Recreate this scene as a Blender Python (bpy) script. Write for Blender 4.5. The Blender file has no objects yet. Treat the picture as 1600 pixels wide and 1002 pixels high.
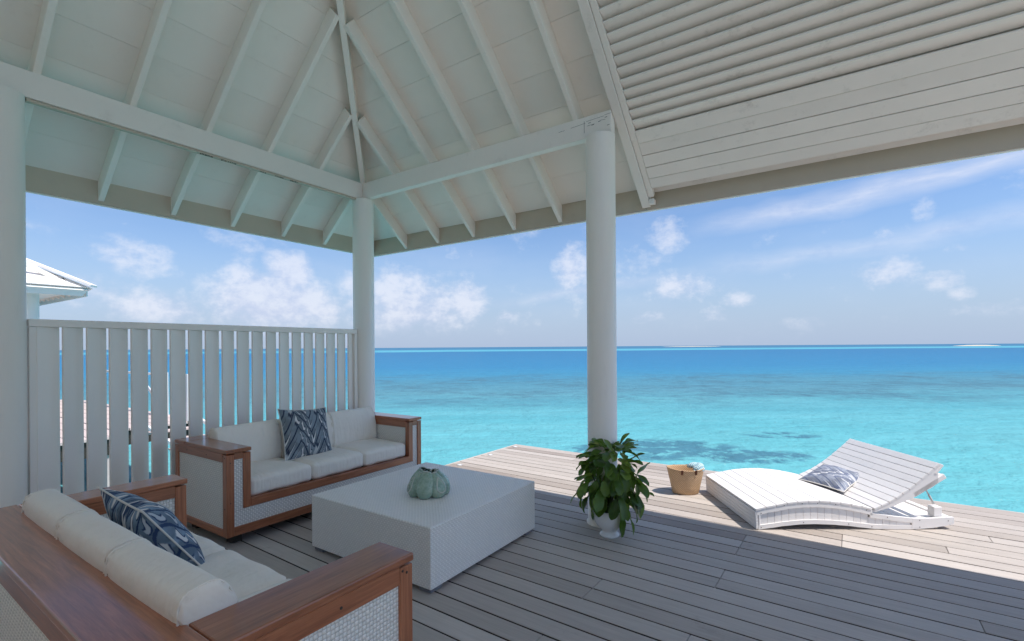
import bpy, bmesh, math, random
from mathutils import Vector, Matrix, Euler
R = math.radians
random.seed(7)
S = bpy.context.scene
COL = S.collection

# ------------------------------------------------------------------ camera
YAW = math.atan(510 / 753)
FW = Vector((-math.sin(YAW), math.cos(YAW), 0)); RT = Vector((math.cos(YAW), math.sin(YAW), 0))
cam = bpy.data.cameras.new('camera'); camo = bpy.data.objects.new('camera', cam); COL.objects.link(camo)
cam.sensor_width = 36; cam.lens = 753 / 1600 * 36; cam.shift_y = 41.3 / 1600
cam.clip_start = 0.05; cam.clip_end = 60000
camo.location = (0, 0, 1.5)
camo.rotation_euler = (Matrix.Rotation(YAW, 3, 'Z') @ Matrix.Rotation(R(90), 3, 'X') @ Matrix.Rotation(R(-0.40), 3, 'Z')).to_euler()
S.camera = camo

# ------------------------------------------------------------------ sky, sun, exposure
SUN = Vector((0.53, 0.095, 1.0)).normalized()
SUN_EL = math.asin(SUN.z); SUN_AZ = math.atan2(SUN.x, SUN.y)
world = bpy.data.worlds.new('World'); S.world = world; world.use_nodes = True
wn, wl = world.node_tree.nodes, world.node_tree.links
wn.clear()

class G:
    """small helper to write node graphs"""
    def __init__(s, tree): s.n = tree.nodes; s.l = tree.links
    def node(s, t, **k):
        nd = s.n.new(t)
        for a, b in k.items(): setattr(nd, a, b)
        return nd
    def put(s, sock, v):
        if isinstance(v, bpy.types.NodeSocket): s.l.new(v, sock)
        elif v is not None:
            if hasattr(sock.default_value, '__len__') and not hasattr(v, '__len__'): v = (v,) * len(sock.default_value)
            if hasattr(v, '__len__') and len(v) == 3 and len(sock.default_value) == 4: v = (*v, 1)
            sock.default_value = v
    def m(s, op, a, b=None, c=None, clamp=False):
        nd = s.node('ShaderNodeMath', operation=op, use_clamp=clamp)
        for i, v in enumerate((a, b, c)):
            if v is not None: s.put(nd.inputs[i], v)
        return nd.outputs[0]
    def vm(s, op, a, b=None, out=0):
        nd = s.node('ShaderNodeVectorMath', operation=op); s.put(nd.inputs[0], a)
        if b is not None: s.put(nd.inputs[3 if op == 'SCALE' else 1], b)
        return nd.outputs[out]
    def sep(s, v):
        nd = s.node('ShaderNodeSeparateXYZ'); s.put(nd.inputs[0], v); return nd.outputs
    def comb(s, x, y, z=0.0):
        nd = s.node('ShaderNodeCombineXYZ')
        for i, v in enumerate((x, y, z)): s.put(nd.inputs[i], v)
        return nd.outputs[0]
    def noise(s, vec, scale, detail=3, rough=.5, dist=0., dim='3D'):
        nd = s.node('ShaderNodeTexNoise', noise_dimensions=dim)
        if vec is not None: s.put(nd.inputs['Vector'], vec)
        s.put(nd.inputs['Scale'], scale); s.put(nd.inputs['Detail'], detail); s.put(nd.inputs['Roughness'], rough); s.put(nd.inputs['Distortion'], dist)
        return nd.outputs['Fac']
    def mix(s, f, a, b, blend='MIX'):
        nd = s.node('ShaderNodeMix', data_type='RGBA', blend_type=blend)
        s.put(nd.inputs[0], f); s.put(nd.inputs[6], a); s.put(nd.inputs[7], b); return nd.outputs[2]
    def ramp(s, f, stops, interp='LINEAR'):
        nd = s.node('ShaderNodeValToRGB'); cr = nd.color_ramp; cr.interpolation = interp
        while len(cr.elements) < len(stops): cr.elements.new(.5)
        for e, (p, c) in zip(cr.elements, stops):
            e.position = p; e.color = (c, c, c, 1) if not hasattr(c, '__len__') else (*c, 1)
        s.put(nd.inputs[0], f); return nd.outputs[0]
    def smooth(s, v, a, b, lo=0., hi=1.):
        nd = s.node('ShaderNodeMapRange', interpolation_type='SMOOTHSTEP')
        for i, x in enumerate((v, a, b, lo, hi)): s.put(nd.inputs[i], x)
        return nd.outputs[0]

def azel(px, py):
    """picture point -> azimuth / elevation in the place, used only to note where each cloud stands in the sky"""
    u = (px - 800) / 753; d = FW + u * RT; v = (542.3 - .0072 * (px - 800) - py) / 753
    return math.atan2(d.x, d.y), math.atan2(v, math.hypot(d.x, d.y))

g = G(world.node_tree)
sky = g.node('ShaderNodeTexSky', sky_type='NISHITA', sun_disc=False, sun_elevation=SUN_EL, sun_rotation=SUN_AZ,
             altitude=0, air_density=1.0, dust_density=0.6, ozone_density=2.5)
tc = g.node('ShaderNodeTexCoord')
dx, dy, dz = g.sep(g.vm('NORMALIZE', tc.outputs['Generated']))
az = g.m('ARCTAN2', dx, dy); el = g.m('ARCSINE', dz)
pv = g.comb(az, g.m('MULTIPLY', el, 1.25), 0)
ae = g.comb(az, el, 0)
n1 = g.noise(pv, 15, 5, .6); n2 = g.noise(pv, 55, 3, .6)
tot = None
# cumulus: (px, py, half width, half height, weight)
for (px, py, hw, hh, w) in [(425, 470, 120, 60, 1.55), (452, 430, 50, 44, 1.5), (390, 445, 55, 40, 1.2), (500, 482, 48, 36, 1.1),
                            (205, 402, 80, 38, .85), (250, 480, 110, 36, 1.0), (150, 458, 80, 44, .75), (390, 372, 110, 22, .42),
                            (640, 475, 140, 62, 1.2), (725, 468, 50, 48, 1.1), (625, 448, 75, 34, 1.05), (793, 493, 26, 14, .75), (560, 505, 380, 26, .45),
                            (893, 420, 34, 46, 1.15), (915, 445, 40, 40, .7), (985, 415, 48, 40, .55), (1048, 365, 44, 32, .85), (1062, 448, 66, 30, .95),
                            (1385, 428, 66, 34, .82), (1470, 436, 45, 20, .72), (1378, 370, 26, 24, .55), (1445, 330, 24, 30, .45), (1153, 470, 30, 14, .6),
                            (1122, 493, 32, 16, .62), (1500, 390, 26, 14, .5), (1505, 458, 34, 14, .5), (1010, 495, 34, 12, .55), (1262, 505, 50, 12, .5), (1540, 485, 80, 18, .45)]:
    a0, e0 = azel(px, py); a1, _ = azel(px - hw, py); a2, _ = azel(px + hw, py); _, e1 = azel(px, py - hh); _, e2 = azel(px, py + hh)
    ra = abs(a2 - a1) / 2; re = abs(e1 - e2) / 2
    nd = g.node('ShaderNodeVectorMath', operation='MULTIPLY_ADD'); g.put(nd.inputs[0], ae); nd.inputs[1].default_value = (1 / ra, 1 / re, 0); nd.inputs[2].default_value = (-a0 / ra, -e0 / re, 0)
    v = g.m('MULTIPLY_ADD', g.vm('DOT_PRODUCT', nd.outputs[0], nd.outputs[0], out=1), -w, 1.2 * w)
    tot = g.m('MAXIMUM', v, 0. if tot is None else tot)
# elsewhere in the sky: scattered fair-weather cumulus of the same kind
away = g.smooth(g.m('ABSOLUTE', g.m('ADD', az, YAW)), .95, 1.25)
scat = g.m('MULTIPLY', g.smooth(g.noise(pv, 3.1, 2, .5), .44, .66), away)
tot = g.m('MAXIMUM', tot, scat)
shape = g.m('MULTIPLY_ADD', tot, .50, g.m('MULTIPLY_ADD', n1, 1.55, g.m('MULTIPLY_ADD', n2, .45, -.90)))
cum = g.smooth(shape, .16, .92)
# streaks of high cloud
strk = None; wob = g.m('MULTIPLY_ADD', g.noise(pv, 6, 2, .6), .05, -.025)
for (x0, y0, x1, y1, wd, w) in [(1075, 362, 1610, 240, 10, .52), (1080, 425, 1610, 338, 8, .30), (760, 476, 930, 452, 6, .35)]:
    a0, e0 = azel(x0, y0); a1, e1 = azel(x1, y1); L = math.hypot(a1 - a0, e1 - e0); ux, uy = (a1 - a0) / L, (e1 - e0) / L
    ra = g.m('SUBTRACT', az, a0); rb = g.m('SUBTRACT', el, e0)
    t = g.m('ADD', g.m('MULTIPLY', ra, ux), g.m('MULTIPLY', rb, uy)); dd = g.m('SUBTRACT', g.m('MULTIPLY', rb, ux), g.m('MULTIPLY', ra, uy))
    dd = g.m('ADD', dd, wob)
    wdt = wd / 753
    v = g.m('MULTIPLY', g.m('SUBTRACT', 1.0, g.m('MULTIPLY', g.m('ABSOLUTE', dd), 1 / (2.2 * wdt)), clamp=True), g.m('MULTIPLY', g.smooth(t, -.05, .18), g.smooth(t, L + .35, L - .05)))
    v = g.m('MULTIPLY', v, w); strk = v if strk is None else g.m('MAXIMUM', strk, v)
strk = g.m('MULTIPLY', strk, g.m('ADD', .35, g.m('MULTIPLY', g.noise(g.comb(g.m('MULTIPLY', az, 2.), g.m('MULTIPLY', el, 9.), 0), 9, 3, .65), 1.1)))
veil = g.m('MULTIPLY', g.smooth(g.noise(g.comb(az, g.m('MULTIPLY', el, 3.), 0), 3.2, 3, .6), .42, .8), .09)
cov = g.m('MAXIMUM', g.m('MULTIPLY', cum, .66), g.m('MAXIMUM', strk, veil))
cov = g.m('MULTIPLY', cov, g.smooth(el, .004, .07, .25, 1.))
# body of a cloud: light tops, pale lavender-grey undersides
lit = g.smooth(g.m('MULTIPLY_ADD', n2, .55, g.m('MULTIPLY_ADD', el, 1.2, n1)), .68, 1.05)
ccol = g.mix(lit, (4.7, 5.05, 6.5), (6.5, 6.6, 7.3))
skyc = g.mix(1.0, sky.outputs[0], (.885, .99, 1.14), 'MULTIPLY')
skyc = g.mix(g.smooth(el, .26, -.01, 0., .9), skyc, (3.15, 3.95, 5.4))   # sea haze low over the horizon
bg = g.node('ShaderNodeBackground'); g.put(bg.inputs[0], g.mix(cov, skyc, ccol)); bg.inputs[1].default_value = 0.056
wo = g.node('ShaderNodeOutputWorld'); wl.new(bg.outputs[0], wo.inputs[0])

sd = bpy.data.lights.new('sun', 'SUN'); so = bpy.data.objects.new('sun', sd); COL.objects.link(so)
sd.energy = 2.0; sd.angle = R(0.5); sd.color = (1, .94, .87)
so.rotation_euler = SUN.to_track_quat('Z', 'Y').to_euler(); so.location = (4, 2, 12)

S.view_settings.view_transform = 'Standard'; S.view_settings.look = 'None'; S.view_settings.gamma = 1
S.view_settings.exposure = 1.31; S.view_settings.use_curve_mapping = False
cy = S.cycles; cy.use_denoising = True; cy.max_bounces = 8; cy.diffuse_bounces = 5; cy.glossy_bounces = 3; cy.use_adaptive_sampling = True; cy.adaptive_threshold = .02; world.cycles.sampling_method = 'MANUAL'; world.cycles.sample_map_resolution = 512; cy.transmission_bounces = 4
cy.caustics_reflective = False; cy.caustics_refractive = False; cy.sample_clamp_indirect = 8

# ------------------------------------------------------------------ materials
def mat(name):
    m = bpy.data.materials.new(name); m.use_nodes = True; t = m.node_tree; t.nodes.clear()
    gg = G(t); b = gg.node('ShaderNodeBsdfPrincipled'); o = gg.node('ShaderNodeOutputMaterial'); t.links.new(b.outputs[0], o.inputs[0])
    return m, gg, b
def setb(gg, b, color=None, rough=None, spec=None, coat=None, bump=None, bstr=.3, bdist=.01):
    if color is not None: gg.put(b.inputs['Base Color'], color)
    if rough is not None: gg.put(b.inputs['Roughness'], rough)
    if spec is not None: gg.put(b.inputs['Specular IOR Level'], spec)
    if coat is not None: gg.put(b.inputs['Coat Weight'], coat); b.inputs['Coat Roughness'].default_value = .12
    if bump is not None:
        nd = gg.node('ShaderNodeBump'); nd.inputs['Strength'].default_value = bstr; nd.inputs['Distance'].default_value = bdist
        gg.put(nd.inputs['Height'], bump); gg.put(b.inputs['Normal'], nd.outputs[0])
def objco(gg, seed=True):
    """object coordinates, shifted by a random amount for each object"""
    c = gg.node('ShaderNodeTexCoord').outputs['Object']
    if not seed: return c
    r = gg.node('ShaderNodeObjectInfo').outputs['Random']
    return gg.vm('ADD', c, gg.comb(gg.m('MULTIPLY', r, 37.), gg.m('MULTIPLY', r, 91.), gg.m('MULTIPLY', r, 17.)))
def rnd(gg): return gg.node('ShaderNodeObjectInfo').outputs['Random']

def paint(name, col, var=.05, rough=.45, grime=.0, brush=(1, 1, 1)):
    m, q, b = mat(name); c = objco(q); sc = q.node('ShaderNodeMapping'); q.put(sc.inputs[0], c); sc.inputs['Scale'].default_value = brush
    n = q.noise(sc.outputs[0], 3, 5, .6); f = q.noise(sc.outputs[0], 40, 3, .6)
    k = q.m('ADD', 1 - var, q.m('MULTIPLY', n, 2 * var)); k = q.m('MULTIPLY', k, q.m('ADD', .965, q.m('MULTIPLY', rnd(q), .06)))
    cc = q.vm('SCALE', q.comb(*col), k)
    if grime:
        dirt = q.m('MULTIPLY', q.smooth(q.noise(sc.outputs[0], 5, 8, .75), .54, .76), grime)
        cc = q.mix(dirt, cc, (.33, .29, .24))
    setb(q, b, cc, q.m('ADD', rough - .08, q.m('MULTIPLY', f, .16)), .4, bump=f, bstr=.12, bdist=.002)
    return m
M = {}
M['column'] = paint('painted_column', (0.85, 0.79, 0.715), .04, .40, .10, (3, 3, .5))
M['ceil'] = paint('painted_ceiling_board', (0.88, 0.815, 0.735), .035, .5, .10)
M['beam'] = paint('painted_beam', (0.87, 0.8, 0.725), .04, .45, .22, (1, 1, 1))
M['louvre'] = paint('painted_louvre', (0.86, 0.79, 0.72), .06, .5, .38)
M['fence'] = paint('painted_screen', (0.87, 0.81, 0.745), .03, .42, .06)
M['lounger'] = paint('painted_lounger_wood', (0.83, 0.8, 0.78), .05, .5, .12, (1, 5, 5))
M['wall'] = paint('added_wall_render', (.74, .66, .57), .04, .7)  # warm colour of the wall added behind the viewer, tints its bounced light
M['white'] = paint('white_fitting', (.8, .8, .8), .02, .35)
M['fascia'] = paint('painted_fascia', (.56, .47, .37), .05, .5, .25)

def deckwood():
    m, q, b = mat('weathered_deck_wood'); c = objco(q)
    mp = q.node('ShaderNodeMapping'); q.put(mp.inputs[0], c); mp.inputs['Scale'].default_value = (1.2, 26, 26)
    gr = q.noise(mp.outputs[0], 2.2, 7, .65, .4)
    mp2 = q.node('ShaderNodeMapping'); q.put(mp2.inputs[0], c); mp2.inputs['Scale'].default_value = (3, 130, 130)
    fine = q.noise(mp2.outputs[0], 2, 4, .6)
    blot = q.noise(c, 2.3, 5, .6)
    r = rnd(q)
    base = q.ramp(r, [(0, (.33, .28, .245)), (.18, (.46, .41, .365)), (.38, (.52, .465, .42)), (.6, (.41, .36, .32)), (.8, (.50, .45, .405)), (1, (.58, .52, .47))])
    k = q.m('ADD', .56, q.m('ADD', q.m('MULTIPLY', gr, .44), q.m('ADD', q.m('MULTIPLY', fine, .26), q.m('MULTIPLY', blot, .24))))
    cc = q.vm('SCALE', base, q.m('MULTIPLY', k, .97))
    stain = q.m('MULTIPLY', q.smooth(q.noise(c, 4.5, 6, .7), .60, .78), .45)
    cc = q.mix(stain, cc, (.24, .20, .18))
    wpale = q.m('MULTIPLY', q.smooth(q.noise(mp.outputs[0], 5, 5, .7), .62, .8), .35)
    cc = q.mix(wpale, cc, (.56, .52, .50))
    setb(q, b, cc, .72, .25, bump=q.m('ADD', gr, q.m('MULTIPLY', fine, .8)), bstr=.5, bdist=.002)
    return m
M['deck'] = deckwood()

def teak(name='varnished_teak', dark=1., rough=.26, axis=0):
    """varnished hardwood with its grain along the given axis"""
    along = lambda a, b: tuple(a if i == axis else b for i in range(3))
    m, q, b = mat(name); c = objco(q)
    ax = q.node('ShaderNodeMapping'); q.put(ax.inputs[0], c); ax.inputs['Scale'].default_value = along(1.6, 30)
    n = q.noise(ax.outputs[0], 2, 7, .62, .6)
    f = q.node('ShaderNodeMapping'); q.put(f.inputs[0], c); f.inputs['Scale'].default_value = along(9, 240)
    fn = q.noise(f.outputs[0], 2, 3, .6)
    col = q.ramp(n, [(.25, (.20, .064, .027)), (.5, (.36, .122, .052)), (.75, (.50, .19, .088))])
    col = q.vm('SCALE', col, q.m('MULTIPLY', q.m('ADD', .72, q.m('MULTIPLY', fn, .5)), q.m('ADD', .85 * dark, q.m('MULTIPLY', rnd(q), .3))))
    setb(q, b, col, q.m('ADD', rough, q.m('MULTIPLY', n, .12)), .5, .65, bump=fn, bstr=.1, bdist=.001)
    return m
M['teak'] = teak(); M['teak_y'] = teak('varnished_teak_cross', axis=1); M['teak_z'] = teak('varnished_teak_upright', axis=2)

def wicker(name, col, pitch=.014, amp=.9, dk=.55):
    """two-way weave: over-and-under bumps from the two directions lying in the face"""
    m, q, b = mat(name); tc = q.node('ShaderNodeTexCoord'); c = tc.outputs['UV']
    x, y, _ = q.sep(c)
    k = 2 * math.pi / pitch
    jig = q.m('MULTIPLY', q.m('SUBTRACT', q.noise(q.comb(x, y, 0), 9, 3, .6), .5), .004)
    sx = q.m('SINE', q.m('MULTIPLY', q.m('ADD', x, jig), k / 2)); sy = q.m('SINE', q.m('MULTIPLY', q.m('ADD', y, jig), k / 2))
    h = q.m('MULTIPLY', sx, sy)            # checker of raised and sunk crossings
    over = q.m('ABSOLUTE', h); sgn = q.m('SIGN', h)
    hh = q.m('ADD', q.m('MULTIPLY', q.m('POWER', over, .6), q.m('ADD', .65, q.m('MULTIPLY', sgn, .35))), 0.)
    shade = q.smooth(hh, .02, .40)
    v = q.noise(q.comb(x, y, 0), 30, 3, .6)
    cc = q.mix(shade, tuple(dk * a for a in col), q.vm('SCALE', q.comb(*col), q.m('ADD', .9, q.m('MULTIPLY', v, .2))))
    setb(q, b, cc, .42, .4, bump=hh, bstr=amp, bdist=pitch * .35)
    return m
M['wicker'] = wicker('white_woven_rattan', (.92, .88, .82), .015, .9, .62)
M['wicker_fine'] = wicker('fine_white_woven_rattan', (.95, .91, .85), .0135, .65, .80)

def fabric():
    m, q, b = mat('cream_cushion_fabric'); c = objco(q)
    wv = q.noise(c, 900, 1, .5); fold = q.noise(c, 4.5, 4, .55, .3)
    mp = q.node('ShaderNodeMapping'); q.put(mp.inputs[0], c); mp.inputs['Scale'].default_value = (26, 5, 4)
    pk = q.noise(mp.outputs[0], 1.6, 3, .5)
    h = q.m('ADD', q.m('MULTIPLY', fold, 1.), q.m('ADD', q.m('MULTIPLY', pk, .5), q.m('MULTIPLY', wv, .02)))
    setb(q, b, q.vm('SCALE', q.comb(.86, .79, .70), q.m('ADD', .95, q.m('MULTIPLY', fold, .1))), .85, .2, bump=h, bstr=.75, bdist=.022)
    b.inputs['Sheen Weight'].default_value = .15
    return m
M['fabric'] = fabric()

def ikat(name, navy, slate, cream, flip=1., pale=.5):
    m, q, b = mat(name); c = q.node('ShaderNodeTexCoord').outputs['UV']
    x0, y0, _ = q.sep(c)
    # woven-in bleed: threads shifted up and down column by column
    thr = q.m('MULTIPLY', q.m('SUBTRACT', q.noise(q.comb(q.m('MULTIPLY', x0, 130.), q.m('MULTIPLY', y0, 3.), 0), 1, 3, .7), .5), .05)
    big = q.m('SUBTRACT', q.noise(q.comb(x0, y0, 3.), 3.2, 2, .5), .5)
    x = q.m('ADD', x0, q.m('MULTIPLY', big, .10)); y = q.m('ADD', q.m('ADD', y0, thr), q.m('MULTIPLY', big, .08))
    # chevrons
    tri = q.m('ABSOLUTE', q.m('SUBTRACT', q.m('FRACT', q.m('MULTIPLY', x, 1.9)), .5))
    ch = q.m('ADD', q.m('MULTIPLY', y, 3.2), q.m('MULTIPLY', tri, 3.0 * flip))
    fr = q.m('FRACT', ch)
    band = q.m('ABSOLUTE', q.m('SUBTRACT', fr, .5))
    bandm = q.smooth(band, .40, .445)            # dark outlines between bands
    # hooks: S curves running inside each band
    ph = q.m('MULTIPLY', q.m('SUBTRACT', x, q.m('MULTIPLY', y, .35)), 2 * math.pi * 7.5)
    s1 = q.m('ADD', q.m('SUBTRACT', fr, .5), q.m('MULTIPLY', q.m('SINE', ph), .17))
    hook = q.smooth(q.m('ABSOLUTE', s1), .165, .10)
    hk2 = q.smooth(q.m('SINE', q.m('ADD', ph, .9)), -.75, -.3)
    hook = q.m('MULTIPLY', hook, hk2)
    edge = q.m('MULTIPLY', q.smooth(q.m('ABSOLUTE', s1), .27, .20), hk2)
    row = q.m('MODULO', q.m('FLOOR', ch), 2.0)
    row = q.m('ABSOLUTE', row)
    ground = q.mix(q.smooth(q.noise(q.comb(x0, y0, 0), 4., 2, .5), .40, .56), slate, tuple(a * pale for a in slate))
    hc = q.mix(row, cream, q.mix(.45, cream, slate))
    cc = q.mix(edge, ground, navy); cc = q.mix(hook, cc, hc); cc = q.mix(bandm, cc, navy)
    th = q.noise(q.comb(q.m('MULTIPLY', x0, 300.), q.m('MULTIPLY', y0, 300.), 0), 1, 1, .5)
    cc = q.vm('SCALE', cc, q.m('ADD', .85, q.m('MULTIPLY', th, .3)))
    setb(q, b, cc, .85, .15, bump=q.noise(q.comb(x0, y0, 0), 7, 3, .5), bstr=.3, bdist=.01)
    return m
M['ikat'] = ikat('navy_slate_ikat', (.04, .05, .085), (.23, .275, .31), (.70, .69, .67), 1., .72)
M['ikat_blue'] = ikat('blue_ikat', (.035, .06, .13), (.22, .30, .39), (.68, .67, .66), -1., .55)
M['ikat_pale'] = ikat('pale_blue_ikat', (.13, .155, .24), (.32, .35, .42), (.72, .72, .74), 1., .65)
def plain(name, col, rough=.6, spec=.4, nz=0., scale=8, coat=None):
    m, q, b = mat(name); c = objco(q); n = q.noise(c, scale, 4, .6)
    setb(q, b, q.vm('SCALE', q.comb(*col), q.m('ADD', 1 - nz, q.m('MULTIPLY', n, 2 * nz))), rough, spec, coat, bump=n, bstr=.08, bdist=.003)
    return m
M['piping'] = plain('cream_piping', (.66, .63, .58), .8, .2, .05)
M['stem'] = plain('plant_stem', (.07, .085, .03), .6, .3, .2)
M['soil'] = plain('soil', (.03, .022, .016), .95, .1, .3, 40)
M['pot'] = plain('white_glazed_pot', (.78, .79, .80), .18, .5, .02)
M['leather'] = plain('brown_leather', (.12, .035, .015), .5, .4, .15, 30)
M['metal'] = plain('brushed_steel', (.5, .5, .5), .35, .5, .08, 30)
M['rubber'] = plain('grey_rubber_foot', (.20, .20, .22), .6, .3, .05)
M['deck_edge'] = plain('gap_shade_deck_edge', (.075, .062, .055), .9, .1, .2, 20)  # board sides coloured dark to stand in for shade in the gaps
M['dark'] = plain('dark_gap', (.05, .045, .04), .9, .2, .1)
M['screw'] = plain('rusty_screw', (.06, .035, .025), .6, .4, .2, 80)
M['sand'] = plain('coral_sand', (.62, .55, .43), .9, .1, .12, .2)
M['shingle'] = paint('white_roof_shingle', (.84, .80, .77), .04, .7, .04)
M['fibre'] = plain('under_roof_felt', (.42, .27, .20), .9, .1, .1)
M['farwood'] = plain('sunlit_jetty_wood', (.60, .50, .47), .8, .2, .25, 3)

def leafmat():
    m, q, b = mat('dark_glossy_leaf'); c = q.node('ShaderNodeTexCoord').outputs['UV']; x, y, _ = q.sep(c)
    vein = q.smooth(q.m('ABSOLUTE', x), .05, .0)
    side = q.smooth(q.m('ABSOLUTE', q.m('SINE', q.m('ADD', q.m('MULTIPLY', y, 26.), q.m('MULTIPLY', q.m('ABSOLUTE', x), -9.)))), .16, .0)
    r = rnd(q)
    base = q.ramp(r, [(0, (.034, .078, .014)), (.4, (.075, .15, .022)), (.75, (.13, .22, .035)), (1, (.25, .32, .06))])
    base = q.vm('SCALE', base, q.m('ADD', .75, q.m('MULTIPLY', q.noise(objco(q), 18, 3, .6), .5)))
    cc = q.mix(q.m('MAXIMUM', q.m('MULTIPLY', vein, .55), q.m('MULTIPLY', side, .25)), base, (.11, .17, .05))
    setb(q, b, cc, .33, .45, bump=q.m('ADD', side, q.m('MULTIPLY', vein, 2.)), bstr=.25, bdist=.002)
    tr = q.node('ShaderNodeBsdfTranslucent'); q.put(tr.inputs[0], (.20, .34, .03)); mx = q.node('ShaderNodeMixShader'); mx.inputs[0].default_value = .3
    out = [n for n in q.n if n.type == 'OUTPUT_MATERIAL'][0]
    q.l.new(b.outputs[0], mx.inputs[1]); q.l.new(tr.outputs[0], mx.inputs[2]); q.l.new(mx.outputs[0], out.inputs[0])
    return m
M['leaf'] = leafmat()
def straw():
    m, q, b = mat('woven_straw'); c = q.node('ShaderNodeTexCoord').outputs['UV']; x, y, _ = q.sep(c)
    sx = q.m('SINE', q.m('MULTIPLY', x, 2 * math.pi * 62)); off = q.m('MULTIPLY', q.m('MODULO', q.m('FLOOR', q.m('MULTIPLY', y, 26.)), 2.), math.pi)
    sx = q.m('SINE', q.m('ADD', q.m('MULTIPLY', x, 2 * math.pi * 46), off)); sy = q.m('ABSOLUTE', q.m('SINE', q.m('MULTIPLY', y, math.pi * 26)))
    h = q.m('MULTIPLY', q.m('ADD', .6, q.m('MULTIPLY', sx, .4)), q.m('POWER', sy, .5))
    n = q.noise(q.comb(x, y, 0), 30, 4, .6)
    cc = q.ramp(q.m('ADD', q.m('MULTIPLY', h, .7), q.m('MULTIPLY', n, .4)), [(.1, (.32, .18, .09)), (.5, (.62, .41, .24)), (.95, (.78, .57, .37))])
    setb(q, b, cc, .75, .2, bump=h, bstr=.8, bdist=.006)
    return m
M['straw'] = straw()
def towelmat():
    m, q, b = mat('striped_towel'); c = q.node('ShaderNodeTexCoord').outputs['UV']; x, y, _ = q.sep(c)
    st = q.smooth(q.m('SINE', q.m('MULTIPLY', y, 44.)), -.1, .3)
    cc = q.mix(st, (.15, .42, .50), (.72, .76, .78))
    setb(q, b, cc, .9, .1, bump=q.noise(q.comb(x, y, 0), 120, 2, .5), bstr=.5, bdist=.004)
    return m
M['towel'] = towelmat()
def glaze():
    m, q, b = mat('celadon_glaze'); c = objco(q); n = q.noise(c, 14, 5, .65); s = q.noise(c, 60, 3, .6)
    cc = q.ramp(n, [(.25, (.20, .29, .225)), (.5, (.28, .39, .305)), (.7, (.37, .45, .345)), (.85, (.47, .41, .31))])
    setb(q, b, cc, q.m('ADD', .18, q.m('MULTIPLY', s, .2)), .5, .3, bump=n, bstr=.25, bdist=.006)
    return m
M['glaze'] = glaze()
M['glaze_lip'] = plain('pale_glaze_lip', (.50, .52, .45), .25, .5, .12, 20)

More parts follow.
